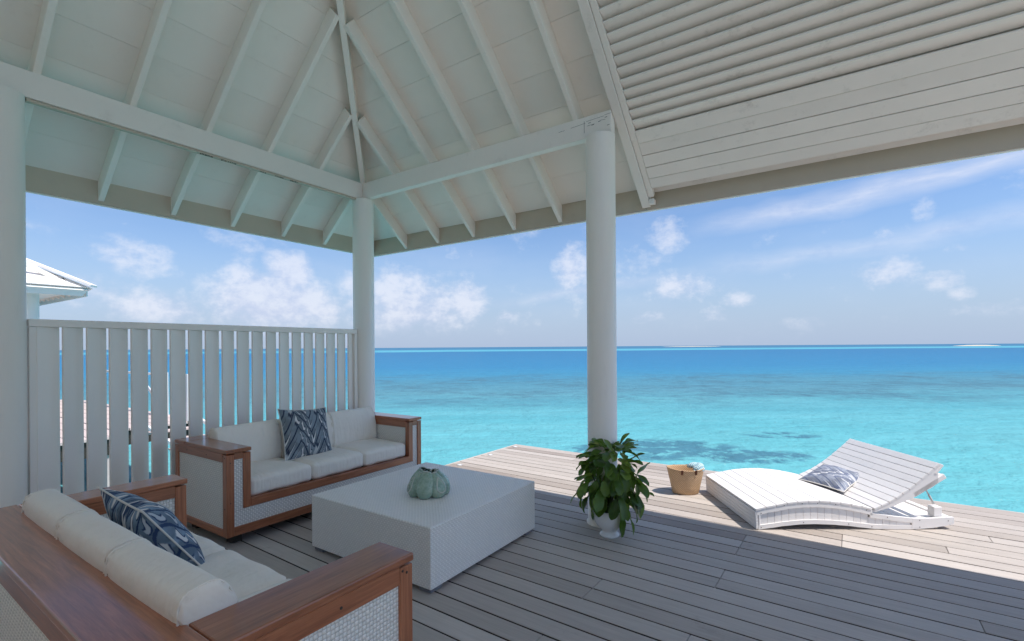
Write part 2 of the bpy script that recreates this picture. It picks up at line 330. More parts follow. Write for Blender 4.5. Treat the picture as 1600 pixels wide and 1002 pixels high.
def seamat():
    m, q, b = mat('lagoon_water'); geo = q.node('ShaderNodeNewGeometry').outputs['Position']
    px, py, _ = q.sep(geo)
    v = q.m('ADD', q.m('MULTIPLY', px, FW.x), q.m('MULTIPLY', py, FW.y)); u = q.m('ADD', q.m('MULTIPLY', px, RT.x), q.m('MULTIPLY', py, RT.y))
    vv = q.m('MAXIMUM', v, 2.); lg = q.m('LOGARITHM', vv, 10.)
    ur = q.m('DIVIDE', u, q.m('ADD', vv, 6.))
    # depth of the lagoon floor, zone by zone: sand shallows, reef flat, deep channel, far sandbanks
    w1 = q.m('SUBTRACT', q.noise(q.comb(q.m('MULTIPLY', ur, 1.6), q.m('MULTIPLY', lg, 3.), 0), 2.2, 5, .6), .5)
    z = q.m('ADD', q.m('ADD', lg, q.m('MULTIPLY', w1, .13)), q.m('MULTIPLY', ur, -.03))
    zn = q.m('DIVIDE', z, 4.)
    col = q.ramp(zn, [(.0, (.145, .50, .525)), (.26, (.14, .49, .525)), (.318, (.115, .43, .49)), (.345, (.10, .36, .43)), (.372, (.10, .29, .37)), (.398, (.085, .28, .38)),
                      (.425, (.055, .27, .43)), (.46, (.045, .235, .42)), (.56, (.042, .205, .39)), (.622, (.042, .20, .38)), (.632, (.11, .43, .54)), (.675, (.095, .39, .52)), (.69, (.05, .20, .34)), (1., (.055, .18, .31))])
    # coral heads seen through the water
    cp = q.comb(u, q.m('MULTIPLY', v, 1.), 0)
    r1 = q.noise(cp, .16, 6, .65, .3); r2 = q.noise(cp, .9, 5, .7, .2)
    def patch(cu, cv, ru, rv):
        a = q.m('MULTIPLY', q.m('SUBTRACT', u, cu), 1 / ru); c_ = q.m('MULTIPLY', q.m('SUBTRACT', v, cv), 1 / rv)
        return q.m('SUBTRACT', 1.15, q.m('ADD', q.m('MULTIPLY', a, a), q.m('MULTIPLY', c_, c_)), clamp=True)
    pt = q.m('MAXIMUM', patch(4.0, 13.6, 2.6, 1.5), q.m('MAXIMUM', patch(6.2, 12.6, 1.8, .9), q.m('MULTIPLY', patch(8.7, 15.5, 1.4, .7), .7)))
    pt = q.m('MULTIPLY', q.smooth(pt, .0, .55), q.smooth(q.m('ADD', q.noise(cp, 1.5, 6, .7, .4), q.m('MULTIPLY', pt, .16)), .50, .66))
    flat = q.m('MULTIPLY', q.m('MULTIPLY', q.smooth(v, 20., 28.), q.smooth(v, 58., 42.)), q.smooth(q.m('ADD', q.m('MULTIPLY', r1, .6), q.m('MULTIPLY', r2, .4)), .44, .64))
    light = q.smooth(q.noise(q.comb(q.m('MULTIPLY', u, .35), v, 0), .22, 4, .6), .35, .7)
    col = q.mix(q.m('MULTIPLY', q.m('MULTIPLY', light, .45), q.smooth(v, 40., 18.)), col, (.19, .52, .56))
    col = q.mix(q.m('MULTIPLY', pt, .78), col, (.05, .16, .24))
    col = q.mix(q.m('MULTIPLY', flat, .8), col, (.075, .185, .25))
    # wind streaks
    stq = q.noise(q.comb(q.m('MULTIPLY', u, .25), q.m('MULTIPLY', v, 1.1), 0), .9, 6, .7)
    rip = q.noise(q.comb(q.m('MULTIPLY', u, .45), v, 0), 3.2, 6, .7, .3)
    col = q.vm('SCALE', col, q.m('ADD', .55, q.m('ADD', q.m('MULTIPLY', stq, .40), q.m('MULTIPLY', rip, .36))))
    # little wave crests catching foam
    cr = q.noise(q.comb(q.m('MULTIPLY', u, .7), q.m('MULTIPLY', v, 1.6), 0), 2.2, 8, .75)
    foam = q.m('MULTIPLY', q.smooth(cr, .735, .79), .55)
    col = q.mix(foam, col, (.75, .82, .84))
    wa = q.noise(q.comb(q.m('MULTIPLY', u, .55), v, 0), 1.5, 5, .6, .2); wb = q.noise(q.comb(u, v, 0), 6., 4, .6)
    bmp = q.node('ShaderNodeBump'); bmp.inputs['Strength'].default_value = .9; bmp.inputs['Distance'].default_value = .3; q.put(bmp.inputs['Height'], q.m('ADD', wa, q.m('MULTIPLY', wb, .22)))
    setb(q, b, col, .6, 0.); q.put(b.inputs['Normal'], bmp.outputs[0])
    gl = q.node('ShaderNodeBsdfGlossy'); gl.inputs['Roughness'].default_value = .12; q.put(gl.inputs['Normal'], bmp.outputs[0])
    fr = q.node('ShaderNodeFresnel'); fr.inputs[0].default_value = 1.33; q.put(fr.inputs['Normal'], bmp.outputs[0])
    mx = q.node('ShaderNodeMixShader'); q.put(mx.inputs[0], q.m('MINIMUM', q.m('MULTIPLY', fr.outputs[0], .55), .17))   # a ruffled sea never mirrors fully
    out = [n for n in q.n if n.type == 'OUTPUT_MATERIAL'][0]
    q.l.new(b.outputs[0], mx.inputs[1]); q.l.new(gl.outputs[0], mx.inputs[2]); q.l.new(mx.outputs[0], out.inputs[0])
    return m
M['sea'] = seamat()

# ------------------------------------------------------------------ mesh helpers
def link(name, me, m=None, parent=None, loc=(0, 0, 0), rot=(0, 0, 0), scale=(1, 1, 1)):
    o = bpy.data.objects.new(name, me); COL.objects.link(o)
    if m is not None and me is not None and not me.materials: me.materials.append(m)
    o.location = loc; o.rotation_euler = rot; o.scale = scale
    if parent is not None: o.parent = parent
    return o
def thing(name, label, cat, loc=(0, 0, 0), rot=(0, 0, 0), group=None):
    o = bpy.data.objects.new(name, None); COL.objects.link(o); o.location = loc; o.rotation_euler = rot; o.empty_display_size = .1
    return tag(o, label, cat, group)
def tag(o, label, cat, group=None, kind=None):
    if label: o['label'] = label
    if cat: o['category'] = cat
    if group: o['group'] = group
    if kind: o['kind'] = kind
    return o
def pydata(name, v, f, smooth=False, uv=None):
    me = bpy.data.meshes.new(name); me.from_pydata([tuple(p) for p in v], [], f); me.update()
    if smooth: me.polygons.foreach_set('use_smooth', [True] * len(me.polygons))
    if uv:
        l = me.uv_layers.new(name='uv')
        for lp in me.loops: l.data[lp.index].uv = uv[lp.vertex_index]
    return me
def box_uv(me):
    """metric box projection, so that weaves keep their true size"""
    l = me.uv_layers.new(name='uv')
    for p in me.polygons:
        n = p.normal; a = max(range(3), key=lambda i: abs(n[i]))
        for li in p.loop_indices:
            c = me.vertices[me.loops[li].vertex_index].co
            l.data[li].uv = ((c.y, c.z), (c.x, c.z), (c.x, c.y))[a]
def bm_box(bm, x0, x1, y0, y1, z0, z1, bev=0., seg=1):
    vs = [bm.verts.new(p) for p in ((x0, y0, z0), (x1, y0, z0), (x1, y1, z0), (x0, y1, z0), (x0, y0, z1), (x1, y0, z1), (x1, y1, z1), (x0, y1, z1))]
    fs = [bm.faces.new([vs[i] for i in q]) for q in ((3, 2, 1, 0), (4, 5, 6, 7), (0, 1, 5, 4), (1, 2, 6, 5), (2, 3, 7, 6), (3, 0, 4, 7))]
    if bev:
        es = list({e for f in fs for e in f.edges}); bmesh.ops.bevel(bm, geom=es, offset=bev, segments=seg, affect='EDGES', profile=.5)
def box_me(name, x0, x1, y0, y1, z0, z1, bev=0., seg=1, uv=False):
    bm = bmesh.new(); bm_box(bm, x0, x1, y0, y1, z0, z1, bev, seg); me = bpy.data.meshes.new(name); bm.to_mesh(me); bm.free()
    if uv: box_uv(me)
    return me
def box(name, x0, x1, y0, y1, z0, z1, m, parent=None, bev=.003, seg=1, uv=False, local=True):
    """a bevelled box; its origin sits in its own middle so textures start there"""
    c = ((x0 + x1) / 2, (y0 + y1) / 2, (z0 + z1) / 2)
    if m is M['teak']:
        dm = (x1 - x0, y1 - y0, z1 - z0); m = (M['teak'], M['teak_y'], M['teak_z'])[dm.index(max(dm))]
    me = box_me(name, x0 - c[0], x1 - c[0], y0 - c[1], y1 - c[1], z0 - c[2], z1 - c[2], bev, seg, uv)
    return link(name, me, m, parent, c)
def bar(name, p, q, w, h, m, parent=None, up=(0, 0, 1), bev=.003, drop=0.):
    """straight timber from p to q; w across, h along up; p,q lie on the middle of its underside when drop=0"""
    p = Vector(p); q = Vector(q); d = (q - p); L = d.length; d.normalize(); s = d.cross(Vector(up)).normalized(); u = s.cross(d)
    me = box_me(name, -L / 2, L / 2, -w / 2, w / 2, 0 - drop, h - drop, bev)
    o = link(name, me, m, parent, (p + q) / 2); o.rotation_euler = Matrix((d, -s, u)).transposed().to_euler()
    return o
def tube(name, pts, r, m, parent=None, n=8, cap=True, rr=None):
    v = []; f = []; pts = [Vector(p) for p in pts]
    for i, p in enumerate(pts):
        t = (pts[min(i + 1, len(pts) - 1)] - pts[max(i - 1, 0)]).normalized(); a = Vector((0, 0, 1)) if abs(t.z) < .9 else Vector((1, 0, 0))
        s = t.cross(a).normalized(); u = s.cross(t); k = rr[i] if rr else r
        for j in range(n):
            th = 2 * math.pi * j / n; v.append(p + s * math.cos(th) * k + u * math.sin(th) * k)
    for i in range(len(pts) - 1):
        for j in range(n): f.append((i * n + j, i * n + (j + 1) % n, (i + 1) * n + (j + 1) % n, (i + 1) * n + j))
    if cap: f.append(tuple(range(n))[::-1]); f.append(tuple((len(pts) - 1) * n + j for j in range(n)))
    return link(name, pydata(name, v, f, True), m, parent)
def lathe_me(name, prof, n=48, uvs=True):
    v = []; f = []; uv = []
    for i, (r, z) in enumerate(prof):
        for j in range(n):
            th = 2 * math.pi * j / n; v.append((r * math.cos(th), r * math.sin(th), z)); uv.append((j / n, z))
    for i in range(len(prof) - 1):
        for j in range(n): f.append((i * n + j, i * n + (j + 1) % n, (i + 1) * n + (j + 1) % n, (i + 1) * n + j))
    return pydata(name, v, f, True, uv)
def cushion_me(name, sx, sy, sz, r, crown=.02, n=14, droop=0.):
    """soft box: rounded all round, swollen in the middle of every face"""
    bm = bmesh.new(); bmesh.ops.create_cube(bm, size=2.)
    bmesh.ops.subdivide_edges(bm, edges=bm.edges[:], cuts=n, use_grid_fill=True)
    for v in bm.verts:
        u = v.co.copy(); hs = Vector((sx / 2, sy / 2, sz / 2))
        w = Vector([math.copysign(abs(c) ** .8, c) for c in u])
        p = Vector((w.x * hs.x, w.y * hs.y, w.z * hs.z)); inner = Vector([max(-(h - r), min(h - r, c)) for h, c in zip(hs, p)])
        d = p - inner; p = inner + (d.normalized() * r if d.length > 1e-6 else d)
        e = [1 - min(1, abs(c)) ** 2.5 for c in u]
        p.z += math.copysign(crown, u.z) * e[0] * e[1] * (abs(u.z) ** 2); p.y += math.copysign(crown * .7, u.y) * e[0] * e[2] * (abs(u.y) ** 2); p.x += math.copysign(crown * .4, u.x) * e[1] * e[2] * (abs(u.x) ** 2)
        p.z += .004 * math.sin(u.x * 7 + u.y * 3) * abs(u.z)
        v.co = p
    me = bpy.data.meshes.new(name); bm.to_mesh(me); bm.free(); me.polygons.foreach_set('use_smooth', [True] * len(me.polygons)); return me
def bolster_prof(d, h, n=40):
    """outline of a back cushion seen from its end: straight back, full rounded top, belly in front"""
    P = []
    for i in range(n):
        a = 2 * math.pi * i / n; c, s_ = math.cos(a), math.sin(a)
        e = .42 if s_ > 0 else .30
        y = math.copysign(abs(c) ** (.50 if s_ > 0 else .34), c) * d / 2; z = math.copysign(abs(s_) ** e if s_ < 0 else abs(s_) ** .62, s_) * h / 2
        if c < 0: y -= .020 * (1 - (z / h * 2) ** 2)
        P.append((y, z))
    return P
def bolster_me(name, sx, d, h):
    P = bolster_prof(d, h); n = len(P); xs = [-1, -.985, -.955, -.90, -.8, -.6, -.4, -.2, 0, .2, .4, .6, .8, .9, .955, .985, 1]; v = []; f = []
    for x in xs:
        e = 1 - abs(x); k = .90 if e < .005 else (.965 if e < .03 else (.992 if e < .06 else 1.)); sw = 1 + .035 * (1 - x * x)
        for j, (y, z) in enumerate(P):
            g_ = .006 * math.sin(j * 2.6 + x * 3) * max(0, abs(x) - .75) * 4
            v.append((x * sx / 2, y * k * sw + g_, z * k * (1 + .012 * (1 - x * x))))
    for i in range(len(xs) - 1):
        for j in range(n): f.append((i * n + j, (i + 1) * n + j, (i + 1) * n + (j + 1) % n, i * n + (j + 1) % n))
    f.append(tuple(range(n))); f.append(tuple((len(xs) - 1) * n + j for j in range(n))[::-1])
    return pydata(name, v, f, True)
def pillow(name, size, thick, m, label, cat_group, loc, rot, n=22, seed=1):
    """square throw pillow: pinched seams, pulled corners, piped edge"""
    rg = random.Random(seed); v = []; f = []; uv = []; hs = size / 2
    ph = [rg.uniform(0, 6) for _ in range(6)]
    def edge(a, b): return (1 - .075 * (1 - a * a)), (1 - .075 * (1 - b * b))
    for side in (1, -1):
        for i in range(n + 1):
            for j in range(n + 1):
                a = -1 + 2 * i / n; b = -1 + 2 * j / n
                x = a * hs * (1 - .08 * (1 - b * b)) ; y = b * hs * (1 - .08 * (1 - a * a))
                t = ((1 - abs(a) ** 2.6) * (1 - abs(b) ** 2.6)); t = max(0, t) ** .62
                z = side * thick / 2 * t * (1 + .10 * math.sin(3 * a + ph[0]) * math.cos(2.4 * b + ph[1]) + .05 * math.sin(8 * a * b + ph[2]))
                v.append((x, y, z)); uv.append((a / 2 + .5, b / 2 + .5))
    N = (n + 1) ** 2
    for s in range(2):
        for i in range(n):
            for j in range(n):
                k = s * N + i * (n + 1) + j; q = (k, k + n + 1, k + n + 2, k + 1); f.append(q if s == 0 else q[::-1])
    o = link(name, pydata(name, v, f, True, uv), m, None, loc, rot); tag(o, label, *cat_group)
    ring = []
    for k in range(4 * n):
        s, t = divmod(k, n); a = -1 + 2 * t / n
        p = ((a, -1), (1, a), (-a, 1), (-1, -a))[s]
        ring.append((p[0] * hs * (1 - .08 * (1 - p[1] ** 2)) * 1.005, p[1] * hs * (1 - .08 * (1 - p[0] ** 2)) * 1.005, 0))
    ring.append(ring[0]); tube('piping', ring, .0045, M['piping'], o, 6, False)
    return o

# ================================================================== THE SETTING
# sea: one sheet to the horizon
seao = link('sea', pydata('sea', [(-30000, -30000, -1.4), (30000, -30000, -1.4), (30000, 30000, -1.4), (-30000, 30000, -1.4)], [(0, 1, 2, 3)]), M['sea'])
seao['kind'] = 'structure'; seao['label'] = 'turquoise lagoon turning deep blue towards the horizon'
# low sandbanks on the horizon
def sandbank(px, dist, wid, hgt, name, label):
    u = (px - 800) / 753 * dist; c = FW * dist + RT * u; v = [(0, 0, hgt)]; f = []; n = 28; rg = random.Random(int(px))
    for ring, (k, z) in enumerate(((.35, hgt * .9), (.7, hgt * .45), (1., -.3))):
        for j in range(n):
            th = 2 * math.pi * j / n; rr = k * (1 + .12 * rg.uniform(-1, 1)); p = RT * (math.cos(th) * wid / 2 * rr) + FW * (math.sin(th) * wid / 5 * rr); v.append((p.x, p.y, z))
    for j in range(n): f.append((0, 1 + j, 1 + (j + 1) % n))
    for r_ in range(2):
        for j in range(n): f.append((1 + r_ * n + j, 1 + (r_ + 1) * n + j, 1 + (r_ + 1) * n + (j + 1) % n, 1 + r_ * n + (j + 1) % n))
    o = link(name, pydata(name, v, f, True), M['sand'], None, (c.x, c.y, -1.4)); o['kind'] = 'structure'; o['label'] = label
sandbank(1527, 640, 66, 1.4, 'sandbank', 'low pale sandbank near the horizon at the far right')
sandbank(1080, 1400, 190, 1.3, 'sandbank', 'faint thin sand strip on the horizon right of the columns')

# --- deck: separate boards on joists, laid a degree off the roof's axes
DR = R(-1.2)
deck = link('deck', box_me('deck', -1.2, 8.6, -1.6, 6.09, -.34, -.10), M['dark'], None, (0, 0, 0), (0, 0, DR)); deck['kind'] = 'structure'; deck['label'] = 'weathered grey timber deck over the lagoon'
me = deck.data
def deck_pt(x, y):
    c, s = math.cos(-DR), math.sin(-DR); return x * c - y * s, x * s + y * c
# the under-frame follows the L shape of the deck
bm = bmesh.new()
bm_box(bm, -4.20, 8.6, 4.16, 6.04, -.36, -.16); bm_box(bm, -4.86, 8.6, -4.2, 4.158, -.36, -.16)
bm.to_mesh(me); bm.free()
BOARD = .1457; GAP = .0115; TH = .034
y = 6.075 - BOARD; row = 0; nb = 0
joints = [[-2.63], [-.08, 3.3], [-3.05, 1.6], [-1.33, 2.5], [.55, 3.9], [-2.0, 1.2], [.85, -3.3], [-.70, 3.2], [-.70, 2.2], [-2.6, .55], [-3.2, -.08], [-.08, 3.0], [-2.1, 1.8], [-.70, 2.4], [-.70, 3.1], [-.70, 1.8], [-3.3, 1.2], [-2.6, .55], [-.71, 2.6], [-.71, 3.2], [-2.9, 1.2], [-3.3, .55], [-1.33, 2.4], [-1.33, 1.9]]
cache = {}
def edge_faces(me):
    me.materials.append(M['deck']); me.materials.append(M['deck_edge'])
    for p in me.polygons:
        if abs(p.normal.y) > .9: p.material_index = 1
while y > -4.2:
    x0 = -4.235 if y > 4.13 else -4.88
    xs = [x0] + sorted(joints[row % len(joints)] if row < 24 else [random.choice([-2.6, -1.33, -.7, .55]), random.choice([1.8, 2.4, 3.1])]) + [5.6, 8.65]
    xs = [a for i, a in enumerate(xs) if i == 0 or a > xs[i - 1] + .4]
    for a, b in zip(xs[:-1], xs[1:]):
        L = round(b - a - .0032, 3); key = L
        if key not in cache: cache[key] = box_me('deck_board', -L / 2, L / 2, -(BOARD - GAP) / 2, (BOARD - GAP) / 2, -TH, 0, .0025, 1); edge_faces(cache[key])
        o = link('deck_board', cache[key], M['deck'], deck, ((a + b) / 2, y + BOARD / 2, random.uniform(-.0012, .0008)), (random.uniform(-.002, .002), 0, random.uniform(-.0004, .0004))); nb += 1
    y -= BOARD; row += 1
# edge boards and piles carrying the deck
box('edge_board', -4.262, -4.238, 4.16, 6.10, -.25, -.001, M['deck'], deck); box('edge_board', -4.236, 8.65, 6.078, 6.102, -.25, -.002, M['deck'], deck)
for px_, py_ in ((-4.0, 5.7), (-1.0, 5.8), (2.2, 5.8), (-4.6, 3.9), (-4.6, .8), (5.2, 5.8)):
    link('pile', lathe_me('pile', [(.0, -1.9), (.11, -1.9), (.11, -.29), (0, -.29)], 20), M['farwood'], deck, (px_, py_, 0))
# small round lights let into the deck
for (lx, ly, lab) in ((-4.0, 4.70, 'small white round deck light closest to the coffee table'), (-4.02, 5.375, 'middle one of the three white deck lights along the deck edge'), (-4.02, 6.0, 'small white round deck light at the far outer deck corner')):
    t = thing('deck_light', lab, 'deck light', (lx, ly, 0), group='round lights along the deck edge')
    link('rim', lathe_me('deck_light_rim', [(.024, .0), (.036, .0), (.036, .004), (.033, .007), (.024, .007)], 24), M['metal'], t); link('lens', lathe_me('deck_light_lens', [(0, .010), (.018, .009), (.0245, .005), (.0245, .0)], 24), M['white'], t)

# ================================================================== PAVILION (columns, beams, roof)
pav = thing('pavilion', 'white painted timber pavilion roof on round columns over the deck', 'pavilion')
T = .85; ZB = 3.475; XA = -4.72; YB = 3.79          # slope, height of beam top, inner faces of the two beams
CX, CY = -4.76, 3.83
for (cx, cy_) in ((CX, CY), (-1.67, CY), (CX, .773)):
    o = link('column', lathe_me('column', [(.137, .0), (.137, .012), (.124, .016), (.124, 3.283)], 56), M['column'], pav, (cx, cy_, 0))
box('beam', XA - .08, XA, -.45, YB + .08, 3.284, ZB, M['beam'], pav, .004)
box('beam', XA + .0025, -1.556, YB, YB + .08, 3.286, ZB - .002, M['beam'], pav, .004)
for (x_, z_, L_, a_) in ((-1.70, 3.432, .16, -2), (-1.86, 3.414, .14, -3), (-1.63, 3.405, .05, 4), (-1.74, 3.39, .07, -2), (-1.585, 3.442, .06, -3), (-2.02, 3.405, .06, -2)):
    link('paint_crack', box_me('paint_crack', -L_ / 2, L_ / 2, -.0006, .0006, -.0009, .0009), M['screw'], pav, (x_, YB - .0005, z_), (0, R(a_), 0))
link('paint_crack', box_me('paint_crack', -.0014, .0014, -.0006, .0006, -.05, .05), M['screw'], pav, (-1.80, YB - .0005, 3.385))
# narrow batten under the long beam, with old insect galleries hanging from it
box('batten', XA - .055, XA - .012, .90, YB - .07, 3.262, 3.2825, M['fascia'], pav, .002)
for (y0, y1) in ((2.02, 2.13), (2.20, 2.34), (2.56, 2.62), (2.72, 2.80), (2.88, 2.97)):
    bm = bmesh.new(); k = y0
    while k < y1:
        h = random.uniform(.004, .011); bm_box(bm, -.004, .004, k - y0, k - y0 + .006, -h, 0); k += random.uniform(.010, .018)
    me = bpy.data.meshes.new('insect_gallery'); bm.to_mesh(me); bm.free(); link('insect_gallery', me, M['screw'], pav, (XA - .016, y0, 3.262))

def zA(x): return ZB + T * (x - XA)                 # underside of rafters on the fence side
def zB(y): return ZB + T * (YB - y)                 # on the sea side
nA = Vector((-T, 0, 1)).normalized(); nB = Vector((0, T, 1)).normalized()
EX, EY = XA - .755, YB + .765                       # inner faces of the fascias
HIPMAX = 4.1
def hipx(y): return XA + (YB - y)
# rafters
RD = .135
for yr in (-.18, .388, .953, 1.519, 2.087, 2.655, 3.232, 3.79):
    x1 = min(hipx(yr) - .03, XA + HIPMAX)
    if yr > 3.7: x1 = XA - .085
    bar('rafter', (EX, yr, zA(EX)), (x1, yr, zA(x1)), .044, RD, M['ceil'], pav, nA)
for xr in (-4.785, -4.207, -3.63, -3.04, -2.45, -1.885):
    y1 = YB - max(0, min(xr - XA - .03, HIPMAX)) if xr > -4.7 else YB + .085
    bar('rafter', (xr, EY, zB(EY)), (xr, y1, zB(y1)), .044, RD, M['ceil'], pav, nB)
# hip rafter, its upper length doubled by a second board
h0 = Vector((EX + .02, EY - .02, zA(EX + .02) - .01)); h1 = Vector((XA + HIPMAX, YB - HIPMAX, ZB + T * HIPMAX - .01))
dh = (h1 - h0); nH = Vector((-T, T, 2)).normalized()
bar('hip_rafter', h0, h1, .055, .16, M['ceil'], pav, nH)
k = h0 + dh * .415 - nH * .024
bar('hip_rafter', k, h1 - nH * .024, .075, .025, M['ceil'], pav, nH)
# ceiling boards: each one a plank, mitred at the hip
CW = .245; off = RD * math.sqrt(1 + T * T)
def plank(name, quad, nrm, th, m):
    c = sum((Vector(p) for p in quad), Vector()) / 4; v = [Vector(p) - c for p in quad] + [Vector(p) - c + nrm * th for p in quad]
    return link(name, pydata(name, v, [(3, 2, 1, 0), (4, 5, 6, 7), (0, 1, 5, 4), (1, 2, 6, 5), (2, 3, 7, 6), (3, 0, 4, 7)]), m, pav, c)
a = -.755
while a < HIPMAX:
    b_ = min(a + CW - .0012, HIPMAX)
    xa, xb = XA + a, XA + b_
    # fence side, running along the beam and ending on the hip
    ya, yb = YB - a, YB - b_
    plank('ceiling_board', [(xa, ya, zA(xa) + off), (xa, -.45, zA(xa) + off), (xb, -.45, zA(xb) + off), (xb, yb, zA(xb) + off)], nA, .018, M['ceil'])
    # sea side, as far as the louvred part
    if a < -1.556 - XA:
        xr = -1.50
        plank('ceiling_board', [(xr, ya, zB(ya) + off), (xa + .001, ya, zB(ya) + off), (min(xb + .001, xr), yb, zB(yb) + off), (xr, yb, zB(yb) + off)], nB, .018, M['ceil'])
    a += CW
# roof covering above (keeps sun and sky out)
e = .06; o2 = off + .06
XE, YE = EX - .05, EY + .05
XR, ZR = XA + HIPMAX, ZB + T * HIPMAX
shell_v = [(XE, YE, zA(XE) + o2), (XE, -.5, zA(XE) + o2), (XR, -.5, ZR + o2), (XR, YB - HIPMAX, ZR + o2), (3.75, YE, zB(YE) + o2), (3.75, YB - HIPMAX, ZR + o2)]
shell_v += [(x, y_, z + .08) for x, y_, z in shell_v]
shell_f = [(0, 1, 2, 3), (0, 3, 5, 4), (9, 8, 7, 6), (10, 11, 9, 6), (0, 4, 10, 6), (1, 0, 6, 7), (3, 2, 8, 9), (5, 3, 9, 11), (2, 1, 7, 8), (4, 5, 11, 10)]
link('roof_covering', pydata('roof_covering', shell_v, shell_f), M['shingle'], pav)
# fascias
FZ = 2.795
box('fascia', EX - .028, EX, -.5, EY + .03, FZ + .012, zA(EX) + off + .05, M['fascia'], pav)
box('fascia', EX + .003, -1.52, EY, EY + .028, FZ + .012, zB(EY) + off + .05, M['fascia'], pav)
box('fascia', -1.52 + .003, 3.75, EY + .004, EY + .032, FZ + .008, zB(EY) + off + .05, M['fascia'], pav)
box('drip_strip', EX - .032, EX - .006, -.5, EY + .034, FZ, FZ + .011, M['ceil'], pav, .002)
box('drip_strip', EX - .004, 3.75, EY + .008, EY + .036, FZ - .003, FZ + .0075, M['ceil'], pav, .002)
# trim between plain and louvred ceiling
bar('trim_board', (-1.513, EY - .01, zB(EY - .01) - .012), (-1.513, .4, zB(.4) - .012), .078, .13, M['louvre'], pav, nB)
bar('trim_batten', (-1.4455, 4.03, zB(4.03) - .003), (-1.4455, .4, zB(.4) - .003), .050, .05, M['louvre'], pav, nB)
bar('trim_batten', (-1.4455, EY - .075, zB(EY - .075) + .006), (-1.4455, 4.034, zB(4.034) + .006), .050, .05, M['louvre'], pav, nB)
box('trim_end', -1.472, -1.425, EY - .066, EY - .006, 2.838, 2.885, M['louvre'], pav)
# louvre slats, each tipped out of the roof slope
XL0, XL1 = -1.418, 3.7
mid = (XL0 + XL1) / 2; ang = math.atan(T)
lm = box_me('louvre_slat', -(XL1 - XL0) / 2, (XL1 - XL0) / 2, -.052, .052, -.008, .008, .003)
yl = 3.952
while yl > 2.75:
    link('louvre_slat', lm, M['louvre'], pav, (mid, yl, zB(yl) + .030 + random.uniform(-.002, .002)), (-ang + R(23) + random.uniform(-.012, .012), random.uniform(-.0006, .0006), 0)); yl -= .0655
# plain soffit boards below them
for (ya, yb) in ((4.062, 3.975), (4.152, 4.066), (4.241, 4.156), (4.329, 4.245), (4.408, 4.333)):
    w = math.hypot(ya - yb, T * (ya - yb)); sm = box_me('soffit_board', -(XL1 - XL0) / 2, (XL1 - XL0) / 2, -w / 2, w / 2, 0, .018, .002)
    ym = (ya + yb) / 2; link('soffit_board', sm, M['louvre'], pav, (mid, ym, zB(ym) + random.uniform(.0, .004)), (-ang, 0, 0))
# boards closing the louvred part from above
q_ = [(XL1, 4.535, zB(4.535) + .11), (-1.47, 4.535, zB(4.535) + .11), (-1.47, YB - HIPMAX, ZR + .11), (XL1, YB - HIPMAX, ZR + .11)]
plank('backing_board', q_, nB, .02, M['louvre'])
# nail heads on the hip and on the beam end
for (x_, z_) in ((-1.60, 3.42), (-1.66, 3.40), (-1.72, 3.385), (-1.75, 3.41), (-1.58, 3.35)):
    link('nail_head', box_me('nail_head', -.011, .011, -.001, .001, -.0015, .0015), M['screw'], pav, (x_, YB - .0012, z_), (0, R(-8), 0))

# unseen wall added behind the viewer to hold back light from there
vw = box('wall', -4.9, 2.2, -1.5, -1.3, .0, 5.2, M['wall'], None); vw['kind'] = 'structure'; vw['label'] = 'unseen rendered wall added behind the viewer to block back light'

# ================================================================== SLATTED SCREEN
scr = thing('privacy_screen', 'grey-white screen of upright angled slats between two columns', 'screen', (CX + .005, 0, 0))
box('top_rail', -.03, .035, .902, 3.70, 1.668, 1.722, M['fence'], scr); box('bottom_rail', -.03, .03, .952, 3.66, .03, .09, M['fence'], scr)
box('jamb', -.03, .030, .9035, .950, .0, 1.666, M['fence'], scr); box('jamb', -.03, .034, 3.662, 3.704, .0, 1.666, M['fence'], scr)
sl = box_me('slat', -.009, .009, -.0722, .0722, .092, 1.667, .003)
for k in range(20):
    link('slat', sl, M['fence'], scr, (0, 1.0065 + .1386 * k, 0), (0, 0, R(23) + random.uniform(-.05, .05)))

